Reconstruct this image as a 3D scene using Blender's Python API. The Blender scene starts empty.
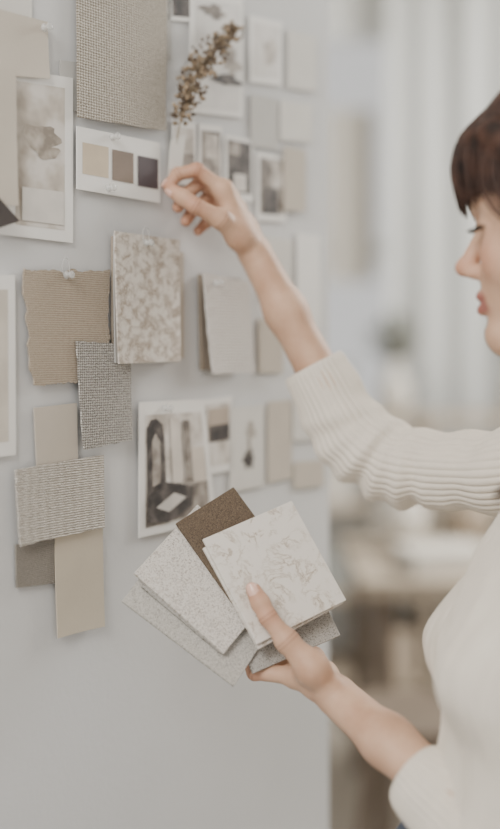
import bpy, math, random
import numpy as np
from mathutils import Vector, Matrix, noise
random.seed(7); np.random.seed(7)
FP=1100.0; CX=250.0; HY=350.0; CZ=1.38
def P(px,py,d): return Vector(((px-CX)/FP*d, d, CZ+(HY-py)/FP*d))
A=Vector((-.0927,1.2,0)); D=Vector((.611,.7916,0)).normalized(); N=Vector((D.y,-D.x,0))
def W(s,z,o=0.0): return Vector((A.x,A.y,0))+D*s+N*o+Vector((0,0,z))
def WS(px,py,o=0.0):
    B=A+N*o
    u=(px-CX)/FP
    t=(u*B.y-B.x)/(D.x-D.y*u); d=B.y+D.y*t
    return (t, CZ+(HY-py)/FP*d)
COL=bpy.context.scene.collection
# ---------------------------------------------------------------- materials
def lin(c):
    r=[]
    for v in c[:3]:
        v=v/255.0
        r.append(v/12.92 if v<=.04045 else ((v+.055)/1.055)**2.4)
    return (r[0],r[1],r[2],1)
def newmat(name):
    m=bpy.data.materials.new(name); m.use_nodes=True
    nt=m.node_tree; b=nt.nodes['Principled BSDF']
    return m,nt,b
def ramp(nt,stops,interp='LINEAR'):
    n=nt.nodes.new('ShaderNodeValToRGB'); e=n.color_ramp; e.interpolation=interp
    while len(e.elements)<len(stops): e.elements.new(.5)
    for el,(p,c) in zip(e.elements,stops): el.position=p; el.color=c
    return n
CACHE={}
def basic(name,rgb,rough=.85,var=.06,scale=25,bump=0.0,bscale=250,spec=.3):
    key=('b',name,rgb)
    if key in CACHE: return CACHE[key]
    m,nt,b=newmat(name); L=nt.links
    tc=nt.nodes.new('ShaderNodeTexCoord'); no=nt.nodes.new('ShaderNodeTexNoise'); no.inputs['Scale'].default_value=scale; no.inputs['Detail'].default_value=4
    L.new(tc.outputs['Object'],no.inputs['Vector'])
    c=lin(rgb); lo=tuple(x*(1-var) for x in c[:3])+(1,); hi=tuple(min(1,x*(1+var)) for x in c[:3])+(1,)
    r=ramp(nt,[(.3,lo),(.7,hi)]); L.new(no.outputs['Fac'],r.inputs['Fac']); L.new(r.outputs['Color'],b.inputs['Base Color'])
    b.inputs['Roughness'].default_value=rough; b.inputs['Specular IOR Level'].default_value=spec
    if bump>0:
        n2=nt.nodes.new('ShaderNodeTexNoise'); n2.inputs['Scale'].default_value=bscale; n2.inputs['Detail'].default_value=3
        L.new(tc.outputs['Object'],n2.inputs['Vector'])
        bp=nt.nodes.new('ShaderNodeBump'); bp.inputs['Strength'].default_value=bump; bp.inputs['Distance'].default_value=.002
        L.new(n2.outputs['Fac'],bp.inputs['Height']); L.new(bp.outputs['Normal'],b.inputs['Normal'])
    CACHE[key]=m; return m
def weave(name,c1,c2,pu=.2,pv=.2,bump=.6,dist=1.2,mixw=.5):
    """woven cloth, uv in centimetres; pu/pv thread periods in cm"""
    m,nt,b=newmat(name); L=nt.links
    uv=nt.nodes.new('ShaderNodeUVMap')
    def wv(dirn,p):
        w=nt.nodes.new('ShaderNodeTexWave'); w.wave_type='BANDS'; w.bands_direction=dirn; w.inputs['Scale'].default_value=.314/p
        w.inputs['Distortion'].default_value=dist; w.inputs['Detail'].default_value=2; w.inputs['Detail Scale'].default_value=2.5
        L.new(uv.outputs['UV'],w.inputs['Vector']); return w
    a=wv('X',pu); c=wv('Y',pv)
    ad=nt.nodes.new('ShaderNodeMix'); ad.data_type='FLOAT'; ad.inputs[0].default_value=mixw
    L.new(a.outputs['Fac'],ad.inputs[2]); L.new(c.outputs['Fac'],ad.inputs[3])
    no=nt.nodes.new('ShaderNodeTexNoise'); no.inputs['Scale'].default_value=4; no.inputs['Detail'].default_value=6; L.new(uv.outputs['UV'],no.inputs['Vector'])
    s=nt.nodes.new('ShaderNodeMath'); s.operation='MULTIPLY_ADD'; s.inputs[1].default_value=.6; L.new(no.outputs['Fac'],s.inputs[0])
    L.new(ad.outputs[0],s.inputs[2])
    s2=nt.nodes.new('ShaderNodeMath'); s2.operation='SUBTRACT'; s2.inputs[1].default_value=.3; L.new(s.outputs[0],s2.inputs[0])
    r=ramp(nt,[(.2,lin(c1)),(.8,lin(c2))]); L.new(s2.outputs[0],r.inputs['Fac']); L.new(r.outputs['Color'],b.inputs['Base Color'])
    bp=nt.nodes.new('ShaderNodeBump'); bp.inputs['Strength'].default_value=bump; bp.inputs['Distance'].default_value=.0015
    L.new(s2.outputs[0],bp.inputs['Height']); L.new(bp.outputs['Normal'],b.inputs['Normal'])
    b.inputs['Roughness'].default_value=.95; b.inputs['Specular IOR Level'].default_value=.1
    return m
def speckle(name,base,specks,scale=6,amt=.35,rough=.5,bump=.0):
    m,nt,b=newmat(name); L=nt.links
    uv=nt.nodes.new('ShaderNodeUVMap'); cur=None
    rgb=nt.nodes.new('ShaderNodeRGB'); rgb.outputs[0].default_value=lin(base); cur=rgb.outputs[0]
    for i,c in enumerate(specks):
        vo=nt.nodes.new('ShaderNodeTexVoronoi'); vo.inputs['Scale'].default_value=scale*(1+.55*i)
        mp=nt.nodes.new('ShaderNodeMapping'); mp.inputs['Location'].default_value=(i*3.3,i*1.7,0)
        L.new(uv.outputs['UV'],mp.inputs['Vector']); L.new(mp.outputs['Vector'],vo.inputs['Vector'])
        sp=nt.nodes.new('ShaderNodeSeparateColor'); L.new(vo.outputs['Color'],sp.inputs[0])
        lt=nt.nodes.new('ShaderNodeMath'); lt.operation='LESS_THAN'; lt.inputs[1].default_value=amt; L.new(sp.outputs[0],lt.inputs[0])
        l2=nt.nodes.new('ShaderNodeMath'); l2.operation='LESS_THAN'; l2.inputs[1].default_value=.42; L.new(vo.outputs['Distance'],l2.inputs[0])
        mu=nt.nodes.new('ShaderNodeMath'); mu.operation='MULTIPLY'; L.new(lt.outputs[0],mu.inputs[0]); L.new(l2.outputs[0],mu.inputs[1])
        mi=nt.nodes.new('ShaderNodeMix'); mi.data_type='RGBA'; L.new(mu.outputs[0],mi.inputs[0]); L.new(cur,mi.inputs[6]); mi.inputs[7].default_value=lin(c); cur=mi.outputs[2]
    L.new(cur,b.inputs['Base Color']); b.inputs['Roughness'].default_value=rough
    if bump:
        n2=nt.nodes.new('ShaderNodeTexNoise'); n2.inputs['Scale'].default_value=12; n2.inputs['Detail'].default_value=5; L.new(uv.outputs['UV'],n2.inputs['Vector'])
        bp=nt.nodes.new('ShaderNodeBump'); bp.inputs['Strength'].default_value=bump; bp.inputs['Distance'].default_value=.002
        L.new(n2.outputs['Fac'],bp.inputs['Height']); L.new(bp.outputs['Normal'],b.inputs['Normal'])
    return m
def marble(name,base,mid,vein,scale=.45,w=.06,rough=.45,off=0,m0=.42,m1=.6):
    m,nt,b=newmat(name); L=nt.links
    uv=nt.nodes.new('ShaderNodeUVMap'); mp=nt.nodes.new('ShaderNodeMapping'); mp.inputs['Location'].default_value=(off,off*.7,off)
    L.new(uv.outputs['UV'],mp.inputs['Vector'])
    no=nt.nodes.new('ShaderNodeTexNoise'); no.inputs['Scale'].default_value=scale; no.inputs['Detail'].default_value=10; no.inputs['Roughness'].default_value=.68; no.inputs['Distortion'].default_value=.5
    L.new(mp.outputs['Vector'],no.inputs['Vector'])
    s=nt.nodes.new('ShaderNodeMath'); s.operation='SUBTRACT'; s.inputs[1].default_value=.5; L.new(no.outputs['Fac'],s.inputs[0])
    ab=nt.nodes.new('ShaderNodeMath'); ab.operation='ABSOLUTE'; L.new(s.outputs[0],ab.inputs[0])
    r=ramp(nt,[(0,lin(vein)),(w*.35,lin(mid)),(w,lin(base))]); L.new(ab.outputs[0],r.inputs['Fac'])
    n2=nt.nodes.new('ShaderNodeTexNoise'); n2.inputs['Scale'].default_value=scale*1.3; n2.inputs['Detail'].default_value=4; L.new(mp.outputs['Vector'],n2.inputs['Vector'])
    r2=ramp(nt,[(m0,(0,0,0,1)),(m1,(1,1,1,1))]); L.new(n2.outputs['Fac'],r2.inputs['Fac'])
    mi=nt.nodes.new('ShaderNodeMix'); mi.data_type='RGBA'; L.new(r2.outputs['Color'],mi.inputs[0]); mi.inputs[6].default_value=lin(base); L.new(r.outputs['Color'],mi.inputs[7])
    L.new(mi.outputs[2],b.inputs['Base Color']); b.inputs['Roughness'].default_value=rough
    return m
def washes(name,c1,c2,c3,scale,off=0,stops=(.38,.5,.64)):
    """soft printed tonal washes (uv in cm)"""
    m,nt,b=newmat(name); L=nt.links
    uv=nt.nodes.new('ShaderNodeUVMap'); mp=nt.nodes.new('ShaderNodeMapping'); mp.inputs['Location'].default_value=(off,off*1.3,off)
    L.new(uv.outputs['UV'],mp.inputs['Vector'])
    no=nt.nodes.new('ShaderNodeTexNoise'); no.inputs['Scale'].default_value=scale; no.inputs['Detail'].default_value=3; no.inputs['Roughness'].default_value=.5
    L.new(mp.outputs['Vector'],no.inputs['Vector'])
    r=ramp(nt,[(stops[0],lin(c1)),(stops[1],lin(c2)),(stops[2],lin(c3))]); L.new(no.outputs['Fac'],r.inputs['Fac']); L.new(r.outputs['Color'],b.inputs['Base Color'])
    b.inputs['Roughness'].default_value=.7
    return m
def mesh_obj(name,verts,faces,mat=None,smooth=True,parent=None,uvs=None,fmats=None,mats=None):
    me=bpy.data.meshes.new(name); me.from_pydata(verts,[],faces)
    if mats:
        for mm in mats: me.materials.append(mm)
        if fmats is not None: me.polygons.foreach_set('material_index',fmats)
    elif mat: me.materials.append(mat)
    if uvs is not None:
        ul=me.uv_layers.new(name='UVMap')
        vi=np.empty(len(me.loops),dtype=np.int32); me.loops.foreach_get('vertex_index',vi)
        ul.data.foreach_set('uv',np.asarray(uvs,dtype=np.float32)[vi].ravel())
    if smooth: me.polygons.foreach_set('use_smooth',[True]*len(me.polygons))
    me.update()
    o=bpy.data.objects.new(name,me); COL.objects.link(o)
    if parent: o.parent=parent
    return o
def empty(name):
    e=bpy.data.objects.new(name,None); e.empty_display_size=.1; COL.objects.link(e); return e
def box(name,c,size,mat,rotz=0,parent=None,bev=.0):
    hx,hy,hz=[s/2 for s in size]
    R=Matrix.Rotation(rotz,3,'Z'); c=Vector(c)
    v=[c+R@Vector((x*hx,y*hy,z*hz)) for x in(-1,1) for y in(-1,1) for z in(-1,1)]
    f=[(0,1,3,2),(4,6,7,5),(0,4,5,1),(2,3,7,6),(0,2,6,4),(1,5,7,3)]
    o=mesh_obj(name,v,f,mat,smooth=False,parent=parent)
    if bev>0:
        b=o.modifiers.new('bev','BEVEL'); b.width=bev; b.segments=2
    return o
def lathe(name,base,prof,mat,n=24,parent=None,axis=None):
    ax=Vector(axis).normalized() if axis else Vector((0,0,1)); q=Vector((0,0,1)).rotation_difference(ax)
    v=[];f=[]
    for r,h in prof:
        for i in range(n):
            a=2*math.pi*i/n; v.append(Vector(base)+q@Vector((r*math.cos(a),r*math.sin(a),h)))
    for j in range(len(prof)-1):
        for i in range(n):
            f.append((j*n+i,j*n+(i+1)%n,(j+1)*n+(i+1)%n,(j+1)*n+i))
    f.append(tuple(range(n-1,-1,-1))); f.append(tuple((len(prof)-1)*n+i for i in range(n)))
    return mesh_obj(name,v,f,mat,parent=parent)
def join(name,objs):
    V=[];Fc=[];mats=[];fm=[]
    for o in objs:
        b=len(V); me=o.data
        V+= [v.co.copy() for v in me.vertices]
        mi=[]
        for m in me.materials:
            if m not in mats: mats.append(m)
            mi.append(mats.index(m))
        for p in me.polygons:
            Fc.append(tuple(b+i for i in p.vertices)); fm.append(mi[p.material_index] if mi else 0)
        bpy.data.objects.remove(o)
    return mesh_obj(name,V,Fc,mats=mats,fmats=fm,smooth=False)
# ---------------------------------------------------------------- room
wallm=basic('painted_wall',(213,213,212),.9,.035,5,.12,140)
roomm=basic('room_plaster',(212,211,206),.9,.02,2)
def wallbox(name,s0,s1,z0,z1,th,mat):
    v=[W(s,z,o) for s in(s0,s1) for z in(z0,z1) for o in(-th,0)]
    f=[(0,1,3,2),(4,6,7,5),(0,4,5,1),(2,3,7,6),(0,2,6,4),(1,5,7,3)]
    return mesh_obj(name,v,f,mat,smooth=False)
s_edge=WS(329,350)[0]
wallbox('wall_left',-2.3,s_edge,0,3.3,.09,wallm)
floorm=basic('floor_wood',(176,167,155),.6,.08,3)
box('floor',(0.2,2.0,-.05),(6,7,.1),floorm)
box('ceiling',(0.2,2.0,3.35),(6,7,.1),roomm)
yb=5.2
box('wall_back',( .2-1.55,yb,1.65),(2.9,.1,3.3),roomm)
bw=[box('a',(1.65,yb,.4),(3.1,.1,.8),roomm),box('b',(1.65,yb,3.1),(3.1,.1,.4),roomm),box('c',(3.0,yb,1.85),(.4,.1,2.1),roomm)]
join('wall_back.001',bw)
trimm=basic('white_trim',(225,225,222),.5,.02)
wf=[box('a',(x,yb,1.85),(.06,.07,2.1),trimm) for x in(.13,1.45,2.77)]+[box('a',(1.45,yb,z),(2.7,.07,.06),trimm) for z in(.83,1.85,2.87)]
join('window_1',wf)
box('wall_right',(3.15,2.0,1.65),(.1,7,3.3),roomm)
box('baseboard_back',(.2,yb-.06,.06),(5.8,.02,.12),trimm)
m,nt,b=newmat('sheer_curtain'); L=nt.links
b.inputs['Base Color'].default_value=lin((213,213,209)); b.inputs['Roughness'].default_value=.9
tr=nt.nodes.new('ShaderNodeBsdfTranslucent'); tr.inputs['Color'].default_value=lin((213,213,209)); ms=nt.nodes.new('ShaderNodeMixShader'); ms.inputs[0].default_value=.3
L.new(b.outputs[0],ms.inputs[1]); L.new(tr.outputs[0],ms.inputs[2]); L.new(ms.outputs[0],nt.nodes['Material Output'].inputs['Surface'])
curt=m
def curtain(name,x0,x1,y,z0,z1):
    v=[];f=[];nx=160;nz=10
    for i in range(nx+1):
        x=x0+(x1-x0)*i/nx
        for j in range(nz+1):
            z=z0+(z1-z0)*j/nz
            yy=y+.04*math.sin(x*30+.6*math.sin(x*7))+.02*math.sin(x*13+z)
            v.append((x,yy,z))
    for i in range(nx):
        for j in range(nz):
            a=i*(nz+1)+j; f.append((a,a+nz+1,a+nz+2,a+1))
    return mesh_obj(name,v,f,curt)
curtain('sheer_curtain',.62,2.9,yb-.18,.05,3.25)
wood=basic('oak_wood',(176,162,144),.6,.12,6); dk=basic('walnut_wood',(122,109,96),.6,.12,6)
cream=basic('cream_card',(214,208,197),.8,.05); tan=basic('tan_card',(180,165,147),.8,.08); gry=basic('grey_box_felt',(156,157,152),.9,.05)
p=[box('a',(x,4.55,.55),(.03,.35,1.1),wood) for x in(.2,.72,1.24,1.76)]+[box('a',(.98,4.55,z),(1.59,.35,.03),wood) for z in(.05,.4,.75,1.1)]
join('shelf_unit',p)
for zi,z in enumerate((.068,.418,.768,1.118)):
    for xi,x in enumerate((.33,.59,.85,1.10,1.38,1.62)):
        if (xi*3+zi*5)%7==0: continue
        if zi==3 and xi in(1,3): continue
        h=.14+.12*random.random()
        mt=[cream,tan,gry,dk][(xi+2*zi)%4]
        box('storage_box',(x,4.5,z+h/2),(.17,.2,h),mt)
tt=[box('a',(1.05,3.3,.74),(1.5,.75,.04),wood)]+[box('a',(x,y,.36),(.05,.05,.72),dk) for x in(.36,1.74) for y in(2.98,3.62)]
join('work_table',tt)
def vase(x,y,z,s,mat,name='ceramic_vase'):
    return lathe(name,(x,y,z),[(.03*s,0),(.06*s,.03*s),(.07*s,.09*s),(.045*s,.15*s),(.028*s,.19*s),(.034*s,.22*s)],mat)
vase(.46,3.42,.762,1.3,cream); vase(.70,3.5,.762,1.0,tan); vase(.98,3.42,.762,1.5,gry)
box('paper_stack',(.55,3.12,.792),(.24,.2,.06),cream,.2); box('paper_stack',(.90,3.08,.787),(.28,.2,.05),tan,-.3)
def stool(x,y,h,mat):
    p=[lathe('a',(x,y,h-.04),[(.15,0),(.17,.01),(.17,.035),(.15,.04)],mat)]
    for a in range(4):
        an=a*math.pi/2+.4
        p.append(lathe('a',(x+.15*math.cos(an),y+.15*math.sin(an),0),[(.014,0),(.018,h-.04)],mat,8,axis=(-.07*math.cos(an),-.07*math.sin(an),h)))
    join('wooden_stool',p)
stool(.38,2.7,.5,dk); stool(.84,2.62,.46,wood)
def plant(x,y,z,name):
    e=empty(name); vase(x,y,z,1.0,cream,'pot').parent=e
    v=[];f=[]
    for i in range(150):
        a=random.random()*6.28; el=random.uniform(.3,1.4); l=random.uniform(.06,.22)
        d=Vector((math.cos(a)*math.cos(el)*.7,math.sin(a)*math.cos(el)*.7,math.sin(el))); s=d.cross(Vector((0,0,1))).normalized()
        c=Vector((x,y,z+.2))+d*l; b=len(v)
        v+=[c-d*.03,c+s*.014,c+d*.035,c-s*.014]; f.append((b,b+1,b+2,b+3))
        b=len(v); q=Vector((x,y,z+.19)); v+=[q,q+s*.003,c-d*.03+s*.002,c-d*.03]; f.append((b,b+1,b+2,b+3))
    mesh_obj('foliage',v,f,basic('grey_leaf',(134,135,124),.8,.1),smooth=False,parent=e)
plant(.59,4.5,1.118,'potted_plant'); plant(1.10,4.5,1.118,'potted_plant.001')
box('wall_poster',(.47,yb-.062,2.1),(.22,.012,.8),basic('beige_poster',(186,180,169),.8,.04))
# ---------------------------------------------------------------- cards on the wall
def card(name,cs,mat,off=.003,thick=.0009,n=12,curl=0.0,fray=0.0,prints=(),wav=0.0):
    S=[WS(*c,off) for c in cs]  # TL TR BR BL
    seed=random.random()*50
    def m(u,v,o=0.0,fr=True):
        tl,tr,br,bl=S
        s=(tl[0]*(1-u)+tr[0]*u)*v+(bl[0]*(1-u)+br[0]*u)*(1-v)
        z=(tl[1]*(1-u)+tr[1]*u)*v+(bl[1]*(1-u)+br[1]*u)*(1-v)
        if fray and fr:
            e=noise.noise(Vector((u*9+seed,v*9,0)))*fray+noise.noise(Vector((u*40+seed,v*40,3)))*fray*.5
            if u<1e-6 or u>1-1e-6: s+=e
            if v<1e-6 or v>1-1e-6: z+=e
        oo=off+o+curl*((1-v)**2)*(.35+.65*abs(2*u-1)**2)+wav*(1+noise.noise(Vector((u*2.5+seed,v*2.5,1))))*(.3+.7*(1-v))
        return s,z,oo
    V=[];UV=[];Fc=[];fm=[]
    def addv(t,o=0):
        V.append(W(t[0],t[1],t[2]+o)); UV.append((t[0]*100,t[1]*100)); return len(V)-1
    if fray: n=max(n,40)
    g=[[addv(m(i/n,j/n)) for j in range(n+1)] for i in range(n+1)]
    bk=[[addv(m(i/n,j/n),-thick) for j in range(n+1)] for i in range(n+1)]
    for i in range(n):
        for j in range(n):
            Fc.append((g[i][j],g[i+1][j],g[i+1][j+1],g[i][j+1])); fm.append(0)
            Fc.append((bk[i][j],bk[i][j+1],bk[i+1][j+1],bk[i+1][j])); fm.append(0)
    for i in range(n):
        Fc.append((bk[i][0],bk[i+1][0],g[i+1][0],g[i][0])); fm.append(0)
        Fc.append((g[i][n],g[i+1][n],bk[i+1][n],bk[i][n])); fm.append(0)
        Fc.append((g[0][i],g[0][i+1],bk[0][i+1],bk[0][i])); fm.append(0)
        Fc.append((bk[n][i],bk[n][i+1],g[n][i+1],g[n][i])); fm.append(0)
    mats=[mat]
    for k,(poly,pm) in enumerate(prints):
        if pm not in mats: mats.append(pm)
        ids=[addv(m(u,v,.00022*(k+1),False)) for u,v in poly]
        Fc.append(tuple(ids)); fm.append(mats.index(pm))
    return mesh_obj(name,V,Fc,mats=mats,fmats=fm,uvs=UV,smooth=False)
def R(u0,v0,u1,v1): return [(u0,v0),(u1,v0),(u1,v1),(u0,v1)]
def blob(cx,cy,rx,ry,n=22,j=.18):
    sd=random.random()*20
    return [(cx+rx*math.cos(a)*(1+j*noise.noise(Vector((math.cos(a)*1.5+sd,math.sin(a)*1.5,0)))*2),cy+ry*math.sin(a)*(1+j*noise.noise(Vector((math.cos(a)*1.5+sd,math.sin(a)*1.5,0)))*2)) for a in [2*math.pi*i/n for i in range(n)]]
def ink(c): return basic('ink_%d_%d_%d'%c,c,.6,.10,30)
white=basic('white_card',(234,232,227),.7,.02); offw=basic('offwhite_card',(216,213,206),.8,.03)
beige=basic('beige_paper',(197,188,175),.85,.03,20,.1); beige2=basic('beige_chip',(198,187,169),.8,.03,20,.08)
greyp=basic('grey_paper',(195,193,188),.85,.03)
linen=weave('linen_cloth',(152,137,120),(198,185,168),.16,.22,.6)
woven=weave('woven_jacquard',(146,137,123),(214,207,196),.36,.28,1.0,2.2)
tweed=weave('grey_tweed',(126,122,116),(210,206,199),.26,.26,1.0,3.5)
ivory=weave('ivory_boucle',(178,169,157),(232,227,218),1.1,.24,1.0,2.6,.8)
felt=weave('grey_felt_cloth',(128,122,114),(158,152,143),.18,.18,.6,3)
slub=weave('white_slub',(198,193,186),(230,226,220),.35,.35,.9,3.0)
card('shadow_line_sheet',[(-30,-30),(32,-22),(32,18),(-30,16)],offw,.0025)
card('shadow_line_sheet',[(-12,6),(48,22),(48,79),(-12,74)],beige,.0055,curl=.003)
card('shadow_line_sheet',[(60,60),(90,64),(90,112),(60,110)],greyp,.002)
wc=washes('watercolour_wash',(160,149,136),(192,183,171),(214,208,200),.22,3.1,(.36,.47,.56))
wc2=washes('watercolour_stroke',(136,126,114),(166,156,143),(192,183,172),.5,1.1)
card('abstract_art_print',[(-2,66),(73,78),(73,243),(-2,234)],white,.0035,prints=[
 (R(.22,.07,.88,.93),wc),(blob(.56,.62,.22,.07,24,.3),wc2),(blob(.62,.53,.17,.05,24,.3),wc2),(R(.3,.1,.86,.30),ink((214,209,201)))])
card('shadow_line_sheet',[(-20,66),(16,70),(17,206),(-20,203)],beige,.010,curl=.002)
card('dark_clip',[(-24,176),(-4,194),(20,221),(-24,236)],basic('clip_grey_brown',(66,59,56),.6,.1,60,.2),.016,.002)  # flat dark clip at the left edge
card('woven_fabric_swatch',[(77,-20),(167,-8),(165,131),(77,117)],woven,.007,.0016,wav=.0015)
card('shadow_line_sheet',[(100,-30),(172,-22),(171,60),(100,60)],greyp,.0025)  # grey sheet stands in for the shadow line right of the woven swatch
dot=[(R(.06,.26,.36,.76),ink((202,186,163))),(R(.40,.24,.66,.74),ink((132,117,105))),(R(.71,.22,.97,.72),ink((82,73,76)))]
card('colour_swatch_card',[(77,126),(160,143),(160,203),(77,189)],white,.0055,.0012,prints=dot)
card('linen_fabric_swatch',[(23,270),(109,271),(108,379),(31,386)],linen,.005,.0014,fray=.003,curl=.003)
card('tweed_fabric_swatch',[(77,341),(131,345),(131,440),(83,450)],tweed,.010,.002,fray=.0012,curl=.002)
card('booklet_shadow_strip',[(34,408),(77,403),(78,461),(37,469)],beige,.0045,.001)
card('boucle_fabric_swatch',[(16,470),(104,455),(103,527),(19,546)],ivory,.0085,.002,fray=.001,curl=.003)
card('felt_fabric_swatch',[(16,545),(57,538),(57,583),(17,588)],felt,.004,.002)
card('paint_chip_swatch',[(55,537),(103,528),(103,626),(56,638)],beige2,.0055,.001,curl=.003)
card('framed_print',[(-40,275),(15,275),(16,455),(-40,462)],white,.004,.003,prints=[(R(.1,.08,.86,.92),ink((206,198,186)))])
mfab=marble('marbled_paper',(222,216,207),(192,181,168),(160,146,132),.7,.12,.7,2,.36,.58)
edge=basic('booklet_edge',(148,136,122),.9,.1)
card('marbled_sample_booklet',[(113,236),(174,245),(174,362),(113,362)],edge,.006,.003)
card('marbled_sample_booklet',[(114,234),(175,243),(176,363),(114,363)],greyp,.010,.0012,curl=.002)
card('marbled_sample_booklet',[(115,231),(180,240),(179,361),(117,364)],mfab,.015,.0016,curl=.003)
# interior photographs
sky=washes('photo_tone_light',(176,168,158),(204,197,188),(222,217,210),.35,5)
mid=washes('photo_tone_mid',(112,104,97),(146,137,128),(176,168,158),.5,9)
drk=washes('photo_tone_dark',(54,50,49),(76,70,67),(106,99,94),.6,2)
card('interior_photo_print',[(139,402),(204,399),(216,520),(139,538)],white,.005,.001,prints=[
 (R(.08,.06,.93,.9),sky),([(.08,.06),(.93,.1),(.93,.34),(.08,.26)],mid),
 ([(.10,.26),(.10,.80),(.16,.86),(.24,.87),(.33,.82),(.35,.70),(.35,.32)],drk),
 ([(.17,.36),(.17,.70),(.22,.76),(.28,.70),(.28,.38)],mid),
 (R(.44,.36,.58,.86),ink((214,206,196))),(R(.62,.36,.66,.84),mid),(R(.66,.36,.72,.84),mid),(R(.72,.34,.9,.62),ink((208,198,186))),
 ([(.1,.10),(.1,.28),(.34,.38),(.70,.32),(.68,.16),(.35,.07)],drk),([(.2,.2),(.44,.29),(.60,.24),(.36,.15)],ink((202,197,190)))])
card('interior_photo_print',[(190,401),(232,396),(232,470),(190,478)],white,.003,.001,prints=[
 (R(.1,.1,.95,.92),sky),(R(.42,.42,.92,.86),ink((180,166,151))),(R(.44,.42,.92,.64),drk),(R(.1,.12,.36,.86),mid)])
card('botanical_print',[(230,408),(264,405),(264,486),(230,492)],offw,.003,.001,prints=[(blob(.55,.35,.16,.11,22,.4),drk),(blob(.55,.55,.04,.22,10),mid),(blob(.6,.7,.12,.08,22,.4),mid)])
card('booklet_shadow_strip',[(268,402),(291,400),(292,478),(268,483)],beige,.003,.001)
card('shadow_line_sheet',[(293,398),(322,396),(322,440),(293,441)],offw,.003)
card('shadow_line_sheet',[(294,462),(324,460),(324,486),(294,489)],beige,.003)
card('slub_fabric_booklet',[(200,274),(240,279),(241,372),(202,370)],edge,.006,.004)
card('slub_fabric_booklet',[(204,273),(249,282),(252,372),(210,374)],slub,.015,.002,fray=.001,curl=.005)
card('shadow_line_sheet',[(259,318),(283,322),(283,373),(259,373)],beige,.003)
card('booklet_shadow_strip',[(178,252),(184,252),(184,358),(178,360)],beige,.002)  # beige strip stands in for the shadow along the booklet's right side
card('botanical_print',[(190,-10),(243,-3),(243,118),(190,112)],white,.003,prints=[(R(.1,.05,.93,.93),ink((218,215,210))),(blob(.75,.45,.16,.10,22,.5),mid),(blob(.62,.58,.10,.05,22,.5),drk),(blob(.4,.85,.2,.05,22,.4),mid),(blob(.62,.3,.28,.05,22,.5),drk)])
card('interior_photo_print',[(166,-26),(192,-20),(192,22),(168,20)],white,.0025,prints=[(R(.2,.1,.9,.8),drk)])
card('interior_photo_print',[(172,120),(196,123),(196,186),(172,184)],white,.0025,prints=[(R(.1,.1,.92,.9),sky),(R(.4,.1,.92,.5),mid)])
card('interior_photo_print',[(199,123),(222,126),(222,192),(199,190)],white,.0025,prints=[(R(.1,.1,.92,.9),mid),(R(.3,.5,.8,.85),sky)])
card('interior_photo_print',[(225,134),(253,140),(253,202),(225,200)],white,.003,prints=[(R(.1,.12,.92,.93),drk),(R(.3,.15,.75,.42),sky),(R(.1,.7,.5,.93),mid)])
card('interior_photo_print',[(257,152),(286,157),(286,222),(257,220)],white,.003,prints=[(R(.1,.1,.92,.93),mid),(R(.2,.1,.7,.5),drk),(R(.5,.5,.9,.9),sky)])
card('booklet_shadow_strip',[(284,146),(306,150),(306,212),(284,210)],beige,.0055)
card('shadow_line_sheet',[(251,94),(278,99),(278,150),(251,146)],greyp,.003)
card('shadow_line_sheet',[(280,100),(312,105),(312,143),(280,140)],offw,.003)
card('interior_photo_print',[(250,15),(282,22),(282,86),(250,82)],white,.003,prints=[(R(.1,.1,.9,.9),ink((210,206,200))),(blob(.6,.5,.2,.2,22,.4),sky)])
card('shadow_line_sheet',[(288,30),(316,36),(316,92),(288,88)],offw,.003)
card('shadow_line_sheet',[(262,236),(292,240),(292,300),(262,298)],offw,.003)
card('shadow_line_sheet',[(297,232),(320,236),(320,330),(297,330)],white,.003)
clear,nt,b=newmat('clear_plastic'); b.inputs['Base Color'].default_value=lin((215,215,212)); b.inputs['Roughness'].default_value=.2; b.inputs['Alpha'].default_value=.5
def pin(px,py,o):
    s,z=WS(px,py,o)
    lathe('push_pin',W(s,z,o),[(.0038,0),(.0042,.0012),(.0026,.0025),(.0023,.0060),(.0036,.0075),(.0038,.0088),(.0023,.0096)],clear,18,axis=N)
for a in ((112,137,.0068),(108,188,.0068),(66,275,.0065),(146,243,.0165),(216,283,.0165),(165,408,.0065),(44,28,.0065)): pin(*a)
def tube(name,pts,r,mat,parent=None):
    cu=bpy.data.curves.new(name,'CURVE'); cu.dimensions='3D'; cu.bevel_depth=1.0; cu.bevel_resolution=2; cu.use_fill_caps=True
    for pl in pts:
        sp=cu.splines.new('POLY'); sp.points.add(len(pl)-1)
        for i,q in enumerate(pl):
            sp.points[i].co=(q[0],q[1],q[2],1); sp.points[i].radius=(q[3] if len(q)>3 else r)
    cu.materials.append(mat); o=bpy.data.objects.new(name,cu); COL.objects.link(o)
    if parent: o.parent=parent
    return o
for px,py,oo in ((66,264,.008),(146,233,.018)):
    s,z=WS(px,py,oo); pl=[tuple(W(s+.005*math.sin(a),z+.009*math.cos(a)-.003,oo)) for a in [i*math.pi/8 for i in range(17)]]
    tube('wire_hook',[pl],.0004,clear)
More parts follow.
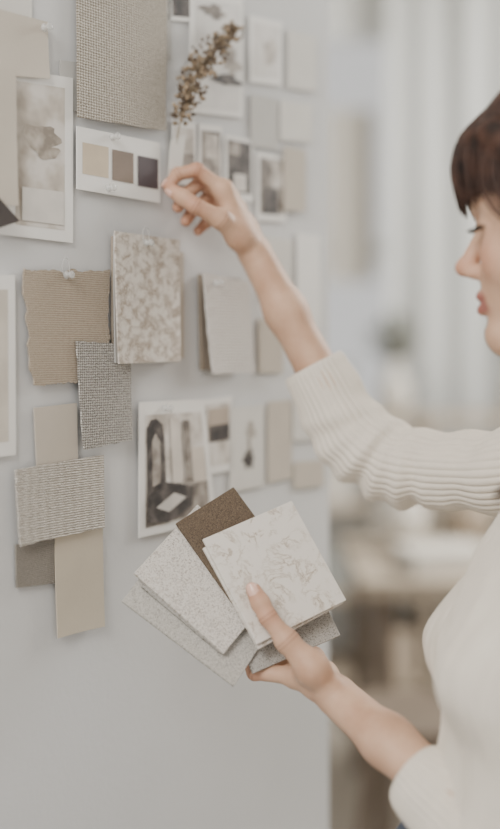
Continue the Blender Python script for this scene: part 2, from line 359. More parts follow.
# dried flower sprig
sprig=empty('dried_flower_sprig'); stm=basic('dry_stem',(134,120,99),.9,.1); flo=basic('dry_flower',(146,128,106),.95,.45,150); flo2=basic('dry_flower_dark',(92,79,67),.95,.3,150)
def wp(px,py,o): s,z=WS(px,py,o); return W(s,z,o)
main=[wp(*q) for q in ((172,176,.010),(177,140,.012),(182,112,.016),(194,80,.020),(210,54,.022),(238,26,.024))]
lines=[[tuple(q) for q in main]]
V=[];Fc=[];FM=[]
def bud(c,r,d,mi):
    d=d.normalized(); s=d.orthogonal().normalized(); t=d.cross(s); b=len(V); n=6
    for k,(rr,h) in enumerate(((.3,-1),(1,-.2),(.8,.5),(.15,1.3))):
        for i in range(n):
            a=6.283*i/n; V.append(c+(s*math.cos(a)+t*math.sin(a))*r*rr+d*r*h)
    for k in range(3):
        for i in range(n): Fc.append((b+k*n+i,b+k*n+(i+1)%n,b+(k+1)*n+(i+1)%n,b+(k+1)*n+i)); FM.append(mi)
    Fc.append(tuple(b+n-1-i for i in range(n))); FM.append(mi); Fc.append(tuple(b+3*n+i for i in range(n))); FM.append(mi)
for i in range(480):
    t=min(random.random()**.85*3.3+1.7,4.99); k=int(t); fr=t-k
    q=main[k].lerp(main[k+1],fr)
    wdt=.026*(1-.55*abs((t-3.2)/1.9))
    dirn=Vector((random.gauss(0,1),random.gauss(0,1),random.gauss(0,.8))).normalized()
    c=q+dirn*random.random()*wdt
    h=(c-W(0,0,0)).dot(N)
    if h<.006: c+=N*(.006-h)
    bud(c,random.uniform(.0012,.0027),dirn+Vector((.3,0,.7)),0 if random.random()<.6 else 1)
    if i%4==0: lines.append([tuple(q),tuple(c)])
mesh_obj('flower_heads',V,Fc,mats=[flo,flo2],fmats=FM,parent=sprig,smooth=False)
tube('stem',lines,.0008,stm,sprig)
card('shadow_line_sheet',[(171,140),(186,134),(181,176),(168,176)],offw,.0125,.0006)
# ---------------------------------------------------------------- SDF sculpting toolkit
class SDF:
    def __init__(s,lo,hi,h):
        s.lo=np.array(lo,float); s.h=h; n=np.ceil((np.array(hi)-s.lo)/h).astype(int)+1
        s.F=np.ones(tuple(n),np.float32); s.ax=[(s.lo[i]+h*np.arange(n[i])).astype(np.float32) for i in range(3)]
    def reg(s,lo,hi):
        sl=[]
        for i in range(3):
            a=max(0,int((lo[i]-s.lo[i])/s.h)); b=min(s.F.shape[i],int((hi[i]-s.lo[i])/s.h)+2)
            if b<=a: return None
            sl.append(slice(a,b))
        X=s.ax[0][sl[0]][:,None,None];Y=s.ax[1][sl[1]][None,:,None];Z=s.ax[2][sl[2]][None,None,:]
        return tuple(sl),X,Y,Z
    def comb(s,sl,d,k,sub=False):
        f=s.F[sl]
        if not sub:
            if k>0:
                h=np.maximum(k-np.abs(f-d),0)/k; s.F[sl]=np.minimum(f,d)-h*h*k*.25
            else: s.F[sl]=np.minimum(f,d)
        else:
            h=np.maximum(k-np.abs(f+d),0)/max(k,1e-6); s.F[sl]=np.maximum(f,-d)+h*h*k*.25
    def cap(s,a,b,ra,rb,k=.006,sub=False):
        a=np.array(a,float);b=np.array(b,float);m=max(k,.012)+3*s.h
        lo=np.minimum(a-ra,b-rb)-m;hi=np.maximum(a+ra,b+rb)+m
        r=s.reg(lo,hi)
        if r is None:return
        sl,X,Y,Z=r; ba=b-a; L2=max(float(ba@ba),1e-12)
        t=np.clip(((X-a[0])*ba[0]+(Y-a[1])*ba[1]+(Z-a[2])*ba[2])/L2,0,1)
        d=np.sqrt((X-a[0]-t*ba[0])**2+(Y-a[1]-t*ba[1])**2+(Z-a[2]-t*ba[2])**2)-(ra+(rb-ra)*t)
        s.comb(sl,d.astype(np.float32),k,sub)
    def ell(s,c,r,k=.01,sub=False):
        c=np.array(c,float); r=np.array(r,float); R_=max(r)+max(k,.012)+3*s.h
        g=s.reg(c-R_,c+R_)
        if g is None:return
        sl,X,Y,Z=g; x=X-c[0];y=Y-c[1];z=Z-c[2]
        k0=np.sqrt((x/r[0])**2+(y/r[1])**2+(z/r[2])**2); k1=np.sqrt((x/r[0]**2)**2+(y/r[1]**2)**2+(z/r[2]**2)**2)+1e-9
        s.comb(sl,(k0*(k0-1)/k1).astype(np.float32),k,sub)
    def mesh(s):
        Fg=s.F
        for ax in range(3):
            i0=[slice(None)]*3;i0[ax]=0;Fg[tuple(i0)]=1;i0[ax]=-1;Fg[tuple(i0)]=1
        S=Fg<0; c=np.zeros(tuple(n-1 for n in Fg.shape),np.int8)
        cor=[(i,j,k) for i in(0,1) for j in(0,1) for k in(0,1)]
        n=c.shape
        for i,j,k in cor: c+=S[i:i+n[0],j:j+n[1],k:k+n[2]]
        I,J,K=np.nonzero((c>0)&(c<8)); ids=np.full(n,-1,np.int32); ids[I,J,K]=np.arange(len(I))
        vals={q:Fg[I+q[0],J+q[1],K+q[2]] for q in cor}
        acc=np.zeros((len(I),3));cnt=np.zeros(len(I))
        for q in cor:
            for ax in range(3):
                if q[ax]==0:
                    w=list(q);w[ax]=1;w=tuple(w); va,vb=vals[q],vals[w]; mk=(va<0)!=(vb<0)
                    t=np.where(mk,va/np.where(mk,va-vb,1),0); p=np.array(q,float)[None,:].repeat(len(I),0); p[:,ax]+=t
                    acc[mk]+=p[mk];cnt+=mk
        V=acc/cnt[:,None]+np.stack([I,J,K],1); V=V*s.h+s.lo
        Q=[]
        for ax in range(3):
            b,cx=(ax+1)%3,(ax+2)%3
            s0=[slice(1,-1)]*3;s1=[slice(1,-1)]*3;s0[ax]=slice(0,-1);s1[ax]=slice(1,None)
            M=S[tuple(s0)]!=S[tuple(s1)]; idx=np.array(np.nonzero(M))
            g=idx.copy(); g[b]+=1;g[cx]+=1
            ins=S[g[0],g[1],g[2]]
            def cell(db,dc):
                q=g.copy();q[b]-=db;q[cx]-=dc;return ids[q[0],q[1],q[2]]
            qd=np.stack([cell(1,1),cell(0,1),cell(0,0),cell(1,0)],1); qd[~ins]=qd[~ins][:,::-1]; Q.append(qd)
        return V,np.concatenate(Q)
def sdf_obj(name,sdf,mat,parent,M=None,attrs=None,it=3):
    V,Q=sdf.mesh()
    if M is not None:
        Mn=np.array(M); Vw=V@Mn[:3,:3].T+Mn[:3,3]
    else: Vw=V
    o=mesh_obj(name,Vw.tolist(),Q.tolist(),mat,parent=parent)
    if attrs:
        for an,fn in attrs.items():
            at=o.data.attributes.new(an,'FLOAT','POINT'); at.data.foreach_set('value',fn(V).astype(np.float32))
    sm=o.modifiers.new('smooth','SMOOTH'); sm.factor=.5; sm.iterations=it
    return o
def near(pts,r):
    pts=[np.array(p) for p in pts]
    def fn(V):
        v=np.zeros(len(V))
        for p in pts: v=np.maximum(v,np.exp(-((V-p)**2).sum(1)/(r*r)))
        return v
    return fn
# ---------------------------------------------------------------- skin / cloth materials
def skinmat():
    m,nt,b=newmat('skin'); L=nt.links
    tc=nt.nodes.new('ShaderNodeTexCoord'); no=nt.nodes.new('ShaderNodeTexNoise'); no.inputs['Scale'].default_value=35; no.inputs['Detail'].default_value=5; L.new(tc.outputs['Object'],no.inputs['Vector'])
    r=ramp(nt,[(.3,lin((190,151,125))),(.7,lin((209,174,148)))]); L.new(no.outputs['Fac'],r.inputs['Fac']); cur=r.outputs['Color']
    for an,c,f in (('flush',(182,120,96),.6),('lip',(158,94,86),.9),('crease',(132,84,64),.75)):
        at=nt.nodes.new('ShaderNodeAttribute'); at.attribute_name=an
        mu=nt.nodes.new('ShaderNodeMath'); mu.operation='MULTIPLY'; mu.inputs[1].default_value=f; L.new(at.outputs['Fac'],mu.inputs[0])
        mi=nt.nodes.new('ShaderNodeMix'); mi.data_type='RGBA'; L.new(mu.outputs[0],mi.inputs[0]); L.new(cur,mi.inputs[6]); mi.inputs[7].default_value=lin(c); cur=mi.outputs[2]
    L.new(cur,b.inputs['Base Color']); b.inputs['Roughness'].default_value=.52; b.inputs['Specular IOR Level'].default_value=.3
    b.inputs['Subsurface Weight'].default_value=.08; b.inputs['Subsurface Radius'].default_value=(.01,.004,.002); b.inputs['Subsurface Scale'].default_value=.5
    n2=nt.nodes.new('ShaderNodeTexNoise'); n2.inputs['Scale'].default_value=260; n2.inputs['Detail'].default_value=3; L.new(tc.outputs['Object'],n2.inputs['Vector'])
    bp=nt.nodes.new('ShaderNodeBump'); bp.inputs['Strength'].default_value=.35; bp.inputs['Distance'].default_value=.0008; L.new(n2.outputs['Fac'],bp.inputs['Height']); L.new(bp.outputs['Normal'],b.inputs['Normal'])
    return m
skin=skinmat(); nailm=basic('fingernail',(220,180,162),.25,.02,20,0,100,.5)
shirt=basic('ribbed_knit_shirt',(224,216,203),.95,.03,60,.25,900,.1)
woman=empty('woman')
def make_arm(name,lo,hi,fingers,thumb,wrist,elbow,rw,re,mid,palm_k=.010,h=.0012,wside=None):
    s=SDF(lo,hi,h)
    side=wside
    f1=wrist.lerp(elbow,.28); fm=wrist.lerp(elbow,.66)
    for sg in(-1,1):
        s.cap(wrist+side*sg*.008,f1+side*sg*.007,rw,rw*1.12,.018)
        s.cap(f1+side*sg*.007,fm+side*sg*.006,rw*1.12,mid,.018)
        s.cap(fm+side*sg*.006,elbow+side*sg*.005,mid,re,.018)
    for i,f in enumerate(fingers):
        mcp=f[0]; base=wrist.lerp(mcp,.12)
        s.cap(base,mcp,.0122 if i<3 else .0112,.0094-.0006*i,palm_k)
        s.cap(mcp,mcp,.0102-.0005*i,.0102-.0005*i,.003)
    for i in range(3):
        s.cap(fingers[i][0],fingers[i+1][0],.0086,.0082,.006)
        a=wrist.lerp(fingers[i][0],.55);b=wrist.lerp(fingers[i+1][0],.55); s.cap(a,b,.0122,.0117,.008)
    for i,f in enumerate(fingers):
        sc=(.0082,.0085,.0081,.0071)[i]
        s.cap(f[0],f[1],sc*1.08,sc*.92,.0040)
        s.cap(f[1],f[2],sc*.93,sc*.86,.0018)
        s.cap(f[2],f[3],sc*.87,sc*.76,.0018)
        s.cap(f[1],f[1],sc*1.04,sc*1.04,.002); s.cap(f[2],f[2],sc*.95,sc*.95,.0015)
    t=thumb
    s.cap(wrist.lerp(t[0],.5),t[0],.0125,.0142,.012); s.cap(t[0],t[1],.0142,.0102,.010)
    s.cap(t[0],fingers[0][0],.0095,.0078,.012)
    s.cap(t[1],t[1],.0112,.0112,.004)
    s.cap(t[1],t[2],.0098,.0084,.005); s.cap(t[2],t[2],.0092,.0092,.002); s.cap(t[2],t[2].lerp(t[3],.55),.0086,.0092,.002); s.cap(t[2].lerp(t[3],.55),t[3],.0092,.0076,.0025)
    pts=[f[3] for f in fingers]+[f[1] for f in fingers]+[t[3],t[2]]
    jp=[(f[k],(f[k+1]-f[k-1]).normalized()) for f in fingers for k in(1,2)]+[(t[2],(t[3]-t[1]).normalized()),(t[1],(t[2]-t[0]).normalized())]
    def crease(V):
        v=np.zeros(len(V))
        for p,d in jp:
            q=V-np.array(p); ax=q@np.array(d); r=np.sqrt((q**2).sum(1))
            for o_ in(-.0018,.0018): v=np.maximum(v,np.exp(-((ax-o_)/.0007)**2)*(r<.0125))
        return v*.6
    return sdf_obj(name,s,skin,woman,attrs={'flush':near(pts,.012),'crease':crease},it=2)
def nail(name,tip,dip,nrm,w=.0058,l=.0075,up=.0066):
    d=(tip-dip).normalized(); n=(nrm-d*nrm.dot(d)).normalized(); s=d.cross(n)
    v=[];f=[];k=8
    for i in range(k+1):
        a=-1+2*i/k
        for j in range(k+1):
            c=-1+2*j/k
            x=a*w*math.sqrt(max(0,1-.25*max(0,c)**2)); y=c*l*(1-.28*a*a if c>0 else 1-.15*a*a)
            v.append(tip+d*(y+.0005)+s*x+n*(up+.0014-.62*x*x/.0085/ .9-.0014*max(0,c)))
    for i in range(k):
        for j in range(k):
            q=i*(k+1)+j; f.append((q,q+k+1,q+k+2,q+1))
    o=mesh_obj(name,v,f,nailm,parent=woman); so=o.modifiers.new('s','SOLIDIFY'); so.thickness=.0008; so.offset=0
# right hand (raised, pinning at the board)
rw=P(257,257,1.228); rel=P(361,452,1.222)
rf=[[P(223,190,1.200),P(197,170,1.190),P(178,174,1.190),P(168,186,1.190)],
    [P(230,198,1.218),P(201,182,1.212),P(185,195,1.203),P(178,207,1.197)],
    [P(237,208,1.234),P(209,197,1.230),P(193,210,1.214),P(186,221,1.206)],
    [P(243,219,1.248),P(220,214,1.246),P(206,223,1.233),P(198,231,1.224)]]
rt=[P(240,236,1.205),P(221,219,1.184),P(196,206,1.174),P(173,191,1.182)]
make_arm('right_arm',(-.125,1.14,1.20),(.19,1.30,1.62),rf,rt,rw,rel,.0160,.0245,.0205,wside=Vector((0,1,0)))
nail('thumb_nail_right',rt[3],rt[2],Vector((-.3,-.6,-.7)),.0048,.006,.0062)
nail('index_nail_right',rf[0][3],rf[0][2],Vector((-.6,-.3,.7)),.0045,.0055,.0056)
# left hand (holding samples)
lw=P(339,698,1.040); lel=P(535,872,.885)
lf=[[P(296,676,1.056),P(255,672,1.068),P(244,652,1.083),P(248,630,1.098)],
    [P(302,668,1.074),P(266,656,1.097),P(259,632,1.108),P(262,614,1.114)],
    [P(309,661,1.090),P(279,642,1.116),P(272,619,1.122),P(276,602,1.125)],
    [P(315,657,1.102),P(293,636,1.127),P(289,618,1.133),P(292,606,1.136)]]
lt=[P(312,668,1.028),P(287,641,1.034),P(268,617,1.038),P(254,591,1.047)]
make_arm('left_arm',(-.03,.82,.90),(.30,1.17,1.16),lf,lt,lw,lel,.0155,.025,.0205,wside=Vector((.55,.75,-.2)).normalized())
nail('thumb_nail_left',lt[3],lt[2],Vector((-.35,-.75,.5)),.0054,.0075,.0064)
# ---------------------------------------------------------------- sleeves
def catmull(pts,n):
    out=[]; m=len(pts)
    for i in range(n+1):
        t=i/n*(m-1); k=min(int(t),m-2); f=t-k
        p0=pts[max(k-1,0)];p1=pts[k];p2=pts[k+1];p3=pts[min(k+2,m-1)]
        q=.5*((2*p1)+(-p0+p2)*f+(2*p0-5*p1+4*p2-p3)*f*f+(-p0+3*p1-3*p2+p3)*f**3)
        out.append(q)
    return out
def sleeve(name,pts,ribs,wr,n=170,seg=8):
    a=[np.array([*p,r]) for p,r in pts]; c=catmull(a,n); nr=ribs*seg
    cen=[Vector(q[:3]) for q in c]; rad=[q[3] for q in c]
    tan=[(cen[min(i+2,n)]-cen[max(i-2,0)]).normalized() for i in range(n+1)]
    u=tan[0].orthogonal().normalized(); us=[]
    for t in tan: u=(u-t*u.dot(t)).normalized(); us.append(u.copy())
    L_=[0]
    for i in range(n): L_.append(L_[-1]+(cen[i+1]-cen[i]).length)
    rings=[(min(6,n),-.004),(3,-.003),(0,-.0022)]+[(i,0) for i in range(n+1)]
    V=[];Fc=[]
    for ri,(i,dr) in enumerate(rings):
        t=tan[i];uu=us[i];vv=t.cross(uu)
        for j in range(nr):
            th=2*math.pi*j/nr
            rr=rad[i]+dr
            if dr==0:
                rr+=(.0004+.0015*min(1,L_[i]/.006))*abs(math.sin(ribs*th/2))**.7 + wr(L_[i],th,i/n)
                if i==0: rr-=.0006
            V.append(cen[i]+(uu*math.cos(th)+vv*math.sin(th))*rr)
    for k in range(len(rings)-1):
        for j in range(nr):
            Fc.append((k*nr+j,k*nr+(j+1)%nr,(k+1)*nr+(j+1)%nr,(k+1)*nr+j))
    return mesh_obj(name,V,Fc,shirt,parent=woman)
def wr_r(L,th,t):
    e=math.exp(-((L-.135)/.06)**2)
    return .0042*e*math.sin(L*230+1.6*math.sin(th)+.5)*(.5+.5*math.cos(th-1.0))+(.0036*noise.noise(Vector((L*24,math.cos(th)*1.5,math.sin(th)*1.5)))+.0018*math.sin(L*120+2*math.sin(th+1)))*max(0,min(1,(L-.012)*20))
sleeve('right_sleeve',[(P(313,365,1.232),.0345),(P(333,402,1.229),.0385),(P(355,437,1.222),.0430),(P(393,462,1.205),.0425),(P(442,470,1.175),.0395),(P(500,471,1.135),.043),(P(560,464,1.10),.052),(P(605,460,1.075),.058)],34,wr_r)
def wr_l(L,th,t):
    return (.003*noise.noise(Vector((L*25,math.cos(th)*1.5+4,math.sin(th)*1.5)))+.002*math.sin(L*120+2*math.sin(th+1)))*max(0,min(1,(L-.01)*20))
sleeve('left_sleeve',[(P(415,774,.975),.0310),(P(440,798,.955),.0365),(P(480,832,.925),.041),(P(530,868,.885),.045),(P(590,800,.855),.047),(P(640,670,.83),.049),(Vector((.325,.81,1.23)),.056),(Vector((.33,.86,1.25)),.055)],32,wr_l,200)
# ---------------------------------------------------------------- torso shirt
FT=Vector((-math.cos(.09),math.sin(.09),0)); LT=Vector((-math.sin(.09),-math.cos(.09),0))
rings=[(1.345,.318,.050,.052),(1.325,.322,.056,.062),(1.30,.326,.068,.105),(1.265,.325,.088,.148),(1.225,.318,.100,.162),(1.185,.308,.115,.155),(1.14,.298,.122,.148),(1.10,.292,.122,.143),(1.05,.284,.112,.132),(1.0,.272,.110,.128),(.96,.262,.114,.138),(.93,.256,.120,.15),(.915,.255,.122,.152)]
rc=catmull([np.array(r) for r in rings],140); ribsT=84; nr=ribsT*6
V=[];Fc=[]
for q in rc:
    z,cx,a,b=q
    for j in range(nr):
        th=2*math.pi*j/nr; x=a*math.cos(th); y=b*math.sin(th)
        bu=0
        for sg in(-1,1):
            dth=(th-sg*.62+math.pi)%(2*math.pi)-math.pi
            bu+=math.exp(-(dth/.42)**2-((z-1.112)/.048)**2)
        fo=.005*noise.noise(Vector((math.cos(th)*2,math.sin(th)*2,z*9)))+.006*noise.noise(Vector((math.cos(th)*5,math.sin(th)*5,z*20+math.sin(th)*3)))+.0017*abs(math.sin(ribsT*th/2))**.7
        p=Vector((cx,.95,z))+FT*(x+(.030*bu))+LT*y+(FT*math.cos(th)+LT*math.sin(th))*fo
        V.append(p)
for k in range(len(rc)-1):
    for j in range(nr): Fc.append((k*nr+j,k*nr+(j+1)%nr,(k+1)*nr+(j+1)%nr,(k+1)*nr+j))
Fc=[f[::-1] for f in Fc]
mesh_obj('shirt_body',V,Fc,shirt,parent=woman)
jm=basic('denim',(84,90,102),.9,.25,180,.3,600,.1)
s=SDF((.02,.70,.03),(.48,1.2,1.0),.005)
s.ell((.240,.95,.905),(.128,.158,.085),.03)
for sg in(-1,1):
    y=.95+sg*.082
    s.cap((.255,y,.84),(.25,y,.48),.088,.058,.03); s.cap((.25,y,.48),(.28,y,.09),.058,.045,.02)
sdf_obj('jeans',s,jm,woman,it=4)
s=SDF((.02,.8,-.01),(.4,1.1,.14),.004)
for sg in(-1,1):
    y=.95+sg*.082
    s.cap((.30,y,.035),(.12,y-.0,.03),.034,.030,.02); s.cap((.285,y,.06),(.285,y,.10),.04,.042,.02)
sdf_obj('shoes',s,basic('leather_shoe',(205,200,192),.5,.04),woman)
# ---------------------------------------------------------------- head
al=math.radians(24); pt=math.radians(3)
f=Vector((-math.cos(al)*math.cos(pt),math.sin(al)*math.cos(pt),-math.sin(pt))); l=Vector((-math.sin(al),-math.cos(al),0)); u=f.cross(l)
O=Vector((.2855,.95,1.493))
HM=Matrix(((f.x,l.x,u.x,O.x),(f.y,l.y,u.y,O.y),(f.z,l.z,u.z,O.z),(0,0,0,1)))
s=SDF((-.14,-.10,-.23),(.13,.10,.13),.0015)
s.ell((-.012,0,.028),(.094,.073,.080),.02)
s.ell((.030,0,.022),(.058,.062,.056),.02)
s.ell((.030,0,-.032),(.052,.055,.058),.02)
for g in(-1,1):
    s.cap((-.005,g*.048,-.055),(.060,g*.012,-.096),.014,.013,.025)
    s.ell((.054,g*.032,-.032),(.024,.022,.022),.022)
    s.cap((.081,g*.012,.017),(.066,g*.046,.014),.006,.005,.016)
s.ell((.064,0,-.062),(.024,.027,.026),.018)
s.ell((.072,0,-.097),(.014,.015,.013),.014)
s.cap((.0,0,-.09),(.062,0,-.100),.022,.012,.02)
for g in(-1,1): s.ell((.092,g*.031,-.001),(.015,.015,.010),.012,sub=True)
for g in(-1,1): s.ell((.0685,g*.031,-.001),(.0132,.0140,.0132),.004)
s.cap((.080,0,.004),(.100,0,-.031),.0060,.0080,.009)
s.ell((.1025,0,-.034),(.0090,.0080,.0076),.006)
for g in(-1,1): s.ell((.0920,g*.0100,-.039),(.0085,.0058,.0060),.009)
for g in(-1,1): s.ell((.095,g*.0050,-.0460),(.004,.0024,.0025),.003,sub=True)
for g in(-1,1):
    s.cap((.0880,g*.004,-.0605),(.075,g*.023,-.0640),.0052,.003,.003)
    s.cap((.0870,0,-.0735),(.075,g*.020,-.0665),.0060,.003,.003)
    s.cap((.096,0,-.0668),(.079,g*.026,-.0640),.0013,.001,.0015,sub=True)
s.ell((.092,0,-.083),(.008,.014,.004),.006,sub=True)
s.cap((-.022,0,-.06),(-.040,0,-.22),.047,.052,.03)
for g in(-1,1):
    s.ell((-.008,g*.073,-.012),(.016,.008,.029),.006); s.ell((-.004,g*.081,-.010),(.009,.006,.018),.004,sub=True)
    s.cap((.0865,g*.024,-.0055),(.080,g*.041,-.005),.0026,.002,.002,sub=True)
def lipf(V):
    x,y,z=V.T
    w=np.clip(1-np.abs(y)/.024,0,1)
    return np.clip(1.6*np.exp(-((z+.0668)/.0090)**4)*(x>.070)*np.clip(w*3,0,1),0,1)
sdf_obj('head',s,skin,woman,M=HM,attrs={'lip':lipf,'flush':near([(.07,.04,-.03),(.07,-.04,-.03),(.104,0,-.036)],.018)},it=2)
def HL(x,y,z): return HM@Vector((x,y,z))
eyew=basic('eye_white',(225,222,216),.2,.01); lashm=basic('lash_brow_hair',(44,34,30),.8,.1)
for g in(-1,1):
    c=HL(.0685,g*.031,-.001)
    lathe('eye_left' if g>0 else 'eye_right',c-Vector((0,0,.0126)),[(.0126*math.sin(a)+.0001,.0126*(1-math.cos(a))) for a in [math.pi*i/14 for i in range(15)]],eyew,20,parent=woman)
    ln=[]
    for i in range(26):
        t=i/25; y=.021+.022*t; x=.0852-.012*t*t-.0005
        b=HL(x-.0005,g*y,-.0032+.001*math.sin(t*3.1)); m2=HL(x+.0045,g*(y+.001+.002*t),-.0058); e=HL(x+.0090,g*(y+.002+.003*t),-.0046)
        ln.append([(*b,.0005),(*m2,.0004),(*e,.00015)])
    ln.append([(*HL(.0860-.012*(i/10)**2,g*(.020+.024*i/10),-.0028+.001*math.sin(i/10*3.1)),.0009) for i in range(11)])
    for i in range(40):
        t=i/39; b=Vector((.0865-.016*t*t,g*(.014+.034*t),.0195+.004*math.sin(t*2.6)))
        ln.append([(*HL(*b),.0006),(*HL(b.x-.001,b.y+g*.006,b.z+.002),.0002)])
    tube('lashes_and_brow_%s'%('left' if g>0 else 'right'),ln,.0004,lashm,woman)
# hair
hm,nt,b=newmat('brown_hair'); L=nt.links
tc=nt.nodes.new('ShaderNodeTexCoord'); no=nt.nodes.new('ShaderNodeTexNoise'); no.inputs['Scale'].default_value=70; L.new(tc.outputs['Object'],no.inputs['Vector'])
r=ramp(nt,[(.3,lin((34,24,20))),(.7,lin((76,52,42)))]); L.new(no.outputs['Fac'],r.inputs['Fac']); L.new(r.outputs['Color'],b.inputs['Base Color']); b.inputs['Roughness'].default_value=.6; b.inputs['Specular IOR Level'].default_value=.25
s=SDF((-.20,-.12,-.25),(.15,.12,.17),.002)
s.ell((-.018,0,.040),(.104,.084,.094),.01)
for i in range(9):
    y=-.056+.014*i; q=1-(y/.075)**2; sq=math.sqrt(max(q,.1))
    s.cap((.048,y*.8,.104*q+.008),(.088*sq,y,.072),.014,.011,.012)
    s.cap((.088*sq,y,.072),(.095*sq,y*1.05,.034-.006*abs(y)/.056),.011,.006,.010)
for g in(-1,1):
    s.cap((.045,g*.068,.06),(.035,g*.078,.01),.015,.012,.015); s.cap((.035,g*.078,.01),(-.01,g*.078,-.05),.012,.012,.02)
    s.ell((-.04,g*.048,-.01),(.05,.034,.07),.02)
s.ell((-.075,0,-.01),(.045,.06,.075),.02)
s.cap((-.10,0,-.03),(-.118,0,-.12),.035,.032,.02); s.cap((-.118,0,-.12),(-.11,.01,-.22),.032,.016,.02)
sdf_obj('hair',s,hm,woman,M=HM,it=2)
ln=[]
for i in range(480):
    az=random.uniform(-math.pi,math.pi); e0=random.uniform(.0,.5); pl=[]
    for k in range(12):
        el=e0+(1.75-e0)*k/11
        x=-.018+.1055*math.sin(el)*math.cos(az+.06*math.sin(k*.5)); y=.0855*math.sin(el)*math.sin(az); z=.040+.0955*math.cos(el)
        if x>.06 and z<.08: break
        pl.append((*HL(x,y,z),.0008 if k<10 else .0003))
    if len(pl)>2: ln.append(pl)
for i in range(340):
    y=random.uniform(-.064,.064); q=max(.15,1-(y/.075)**2); sq=math.sqrt(q); dz=random.uniform(-.010,.010); w=random.uniform(-.004,.004)
    pts=[Vector((.02,y*.6,.122*q+.010)),Vector((.062,y*.85,.110*q+.004)),Vector((.097*sq,y,.085)),Vector((.1070*sq,y*1.03+w,.060)),Vector((.1065*sq,y*1.06+w*2,.040)),Vector((.1010*sq,y*1.06+w*3,.020+dz))]
    cc=catmull([np.array(p_) for p_ in pts],14)
    ln.append([(*HL(*p_),.0010*(1-.8*(k/14)**3)) for k,p_ in enumerate(cc)])
for i in range(70):
    g=random.choice((-1,1)); a=random.uniform(-.01,.02)
    pts=[Vector((.05,g*.064,.08)),Vector((.050+a,g*.083,.035)),Vector((.032+a,g*.089,-.005)),Vector((-.01,g*.087,-.045+a)),Vector((-.08,g*.05,-.06))]
    ln.append([(*HL(*p_),.0008) for p_ in catmull([np.array(p_) for p_ in pts],14)])
for i in range(36):
    a=random.uniform(-.006,.006); bq=random.uniform(-.006,.006)
    pts=[P(640,330,.86),P(600,400,.85),P(545+a*300,455,.845),P(515+a*700,478+bq*300,.85),P(496+a*500,497+bq*700,.862)]
    ln.append([(*(p_+np.array((a,bq,0))*(1-k/14)),.0008*(1-.8*(k/14)**3)) for k,p_ in enumerate(catmull([np.array(p_) for p_ in pts],14))])
tube('hair_strands',ln,.0008,hm,woman)
# ---------------------------------------------------------------- held samples
a_=Vector((100,52,33)).normalized(); b_=Vector((-53,40,98)); b_=(b_-a_*b_.dot(a_)).normalized(); NT=a_.cross(b_).normalized()
C0=P(275,573,1.078); CAM=Vector((0,0,CZ))
TH=.0042
def tile(name,Lpx,th,w,h,layer,mat,thick=TH*.9):
    pt=C0-NT*(layer*TH); d=P(Lpx[0],Lpx[1],1.0)-CAM; t=(pt-CAM).dot(NT)/d.dot(NT); Lc=CAM+d*t
    c,s_=math.cos(math.radians(th)),math.sin(math.radians(th))
    e1=a_*c+b_*s_; e2=b_*c-a_*s_
    cor=[Lc,Lc+e1*w,Lc+e1*w-e2*h,Lc-e2*h]
    V=[q for q in cor]+[q-NT*thick for q in cor]; V=[Vector(q) for q in V]
    Fc=[(3,2,1,0),(4,5,6,7),(0,1,5,4),(1,2,6,5),(2,3,7,6),(3,0,4,7)]
    uv=[(0,0),(w*100,0),(w*100,h*100),(0,h*100)]*2
    uv=[(q[0]+layer*7,q[1]) for q in uv]
    o=mesh_obj(name,V,Fc,mat,smooth=False,uvs=uv); bv=o.modifiers.new('b','BEVEL'); bv.width=.0005; bv.segments=2
    return o
mt1=marble('white_marble',(221,215,206),(200,190,177),(162,147,131),.40,.045,.45,5,.38,.62)
tw=speckle('white_terrazzo',(211,205,197),[(158,148,137),(181,169,156),(130,123,115)],6,.3,.6,.3)
tg=speckle('grey_terrazzo',(168,164,157),[(120,115,108),(193,188,180),(100,96,90)],7,.4,.6,.4)
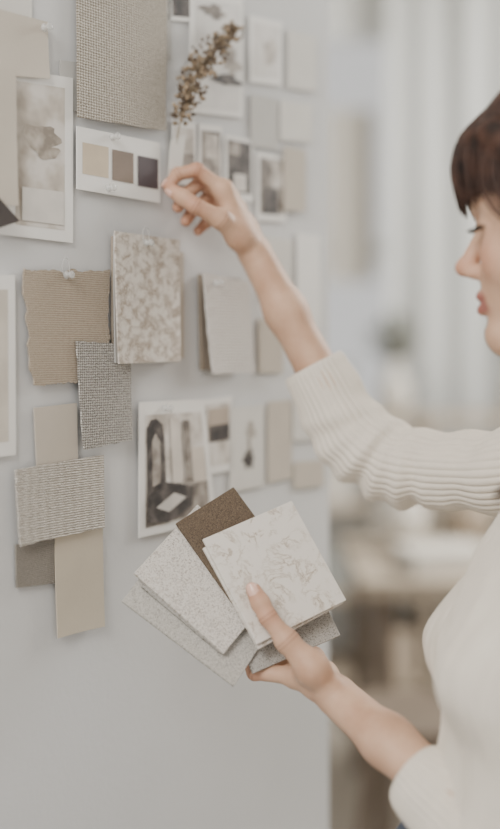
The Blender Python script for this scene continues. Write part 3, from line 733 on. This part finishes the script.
tl=speckle('light_grey_terrazzo',(186,182,174),[(142,137,130),(208,203,195),(118,113,106)],8,.4,.6,.4)
tb=speckle('brown_cork',(106,90,73),[(74,62,51),(134,118,100),(62,52,43)],9,.45,.8,.8)
tile('marble_tile_sample',(203,539),1,.105,.113,0,mt1)
tile('marble_tile_sample',(203,548),3,.102,.110,1,mt1)
tile('cork_tile_sample',(176,523),10,.074,.105,2,tb)
tile('terrazzo_tile_sample',(134,573),24,.098,.114,3.0,tw)
tile('terrazzo_tile_sample',(141,586),26,.085,.098,4.0,tg)
tile('terrazzo_tile_sample',(122,601),29,.090,.132,5.0,tl)
tile('terrazzo_tile_sample',(210,576),-2,.100,.102,6.0,tg)
# ---------------------------------------------------------------- lights & world
w=bpy.data.worlds.new('world'); bpy.context.scene.world=w; w.use_nodes=True
w.node_tree.nodes['Background'].inputs[0].default_value=(1.0,.988,.97,1); w.node_tree.nodes['Background'].inputs[1].default_value=.80
def area(name,loc,tgt,size,power,col=(1,1,1)):
    li=bpy.data.lights.new(name,'AREA'); li.shape='SQUARE'; li.size=size; li.energy=power; li.color=col
    o=bpy.data.objects.new(name,li); COL.objects.link(o); o.location=loc
    o.rotation_euler=(Vector(tgt)-Vector(loc)).to_track_quat('-Z','Y').to_euler()
area('softbox_key',(-.75,-.5,2.45),(.1,1.2,1.45),.9,42,(1,.965,.92))
area('fill_back',(2.2,3.0,2.8),(.6,4.2,1.0),1.4,140,(1,.985,.95))  # added fill light, no lamp there; brightens the back of the room
area('fill_side',(1.6,2.4,2.4),(.1,1.4,1.2),1.0,18,(1,.98,.95))  # unseen light added at back right to brighten the board wall's edge
cam=bpy.data.cameras.new('camera'); co=bpy.data.objects.new('camera',cam); COL.objects.link(co)
co.location=(0,0,CZ); co.rotation_euler=(math.pi/2,0,0)
cam.sensor_fit='VERTICAL'; cam.sensor_height=36; cam.sensor_width=24; cam.lens=FP*36/829; cam.shift_y=-(414.5-HY)/829
cam.clip_start=.05
cam.dof.use_dof=True; cam.dof.focus_distance=1.09; cam.dof.aperture_fstop=1.2
bpy.context.scene.camera=co
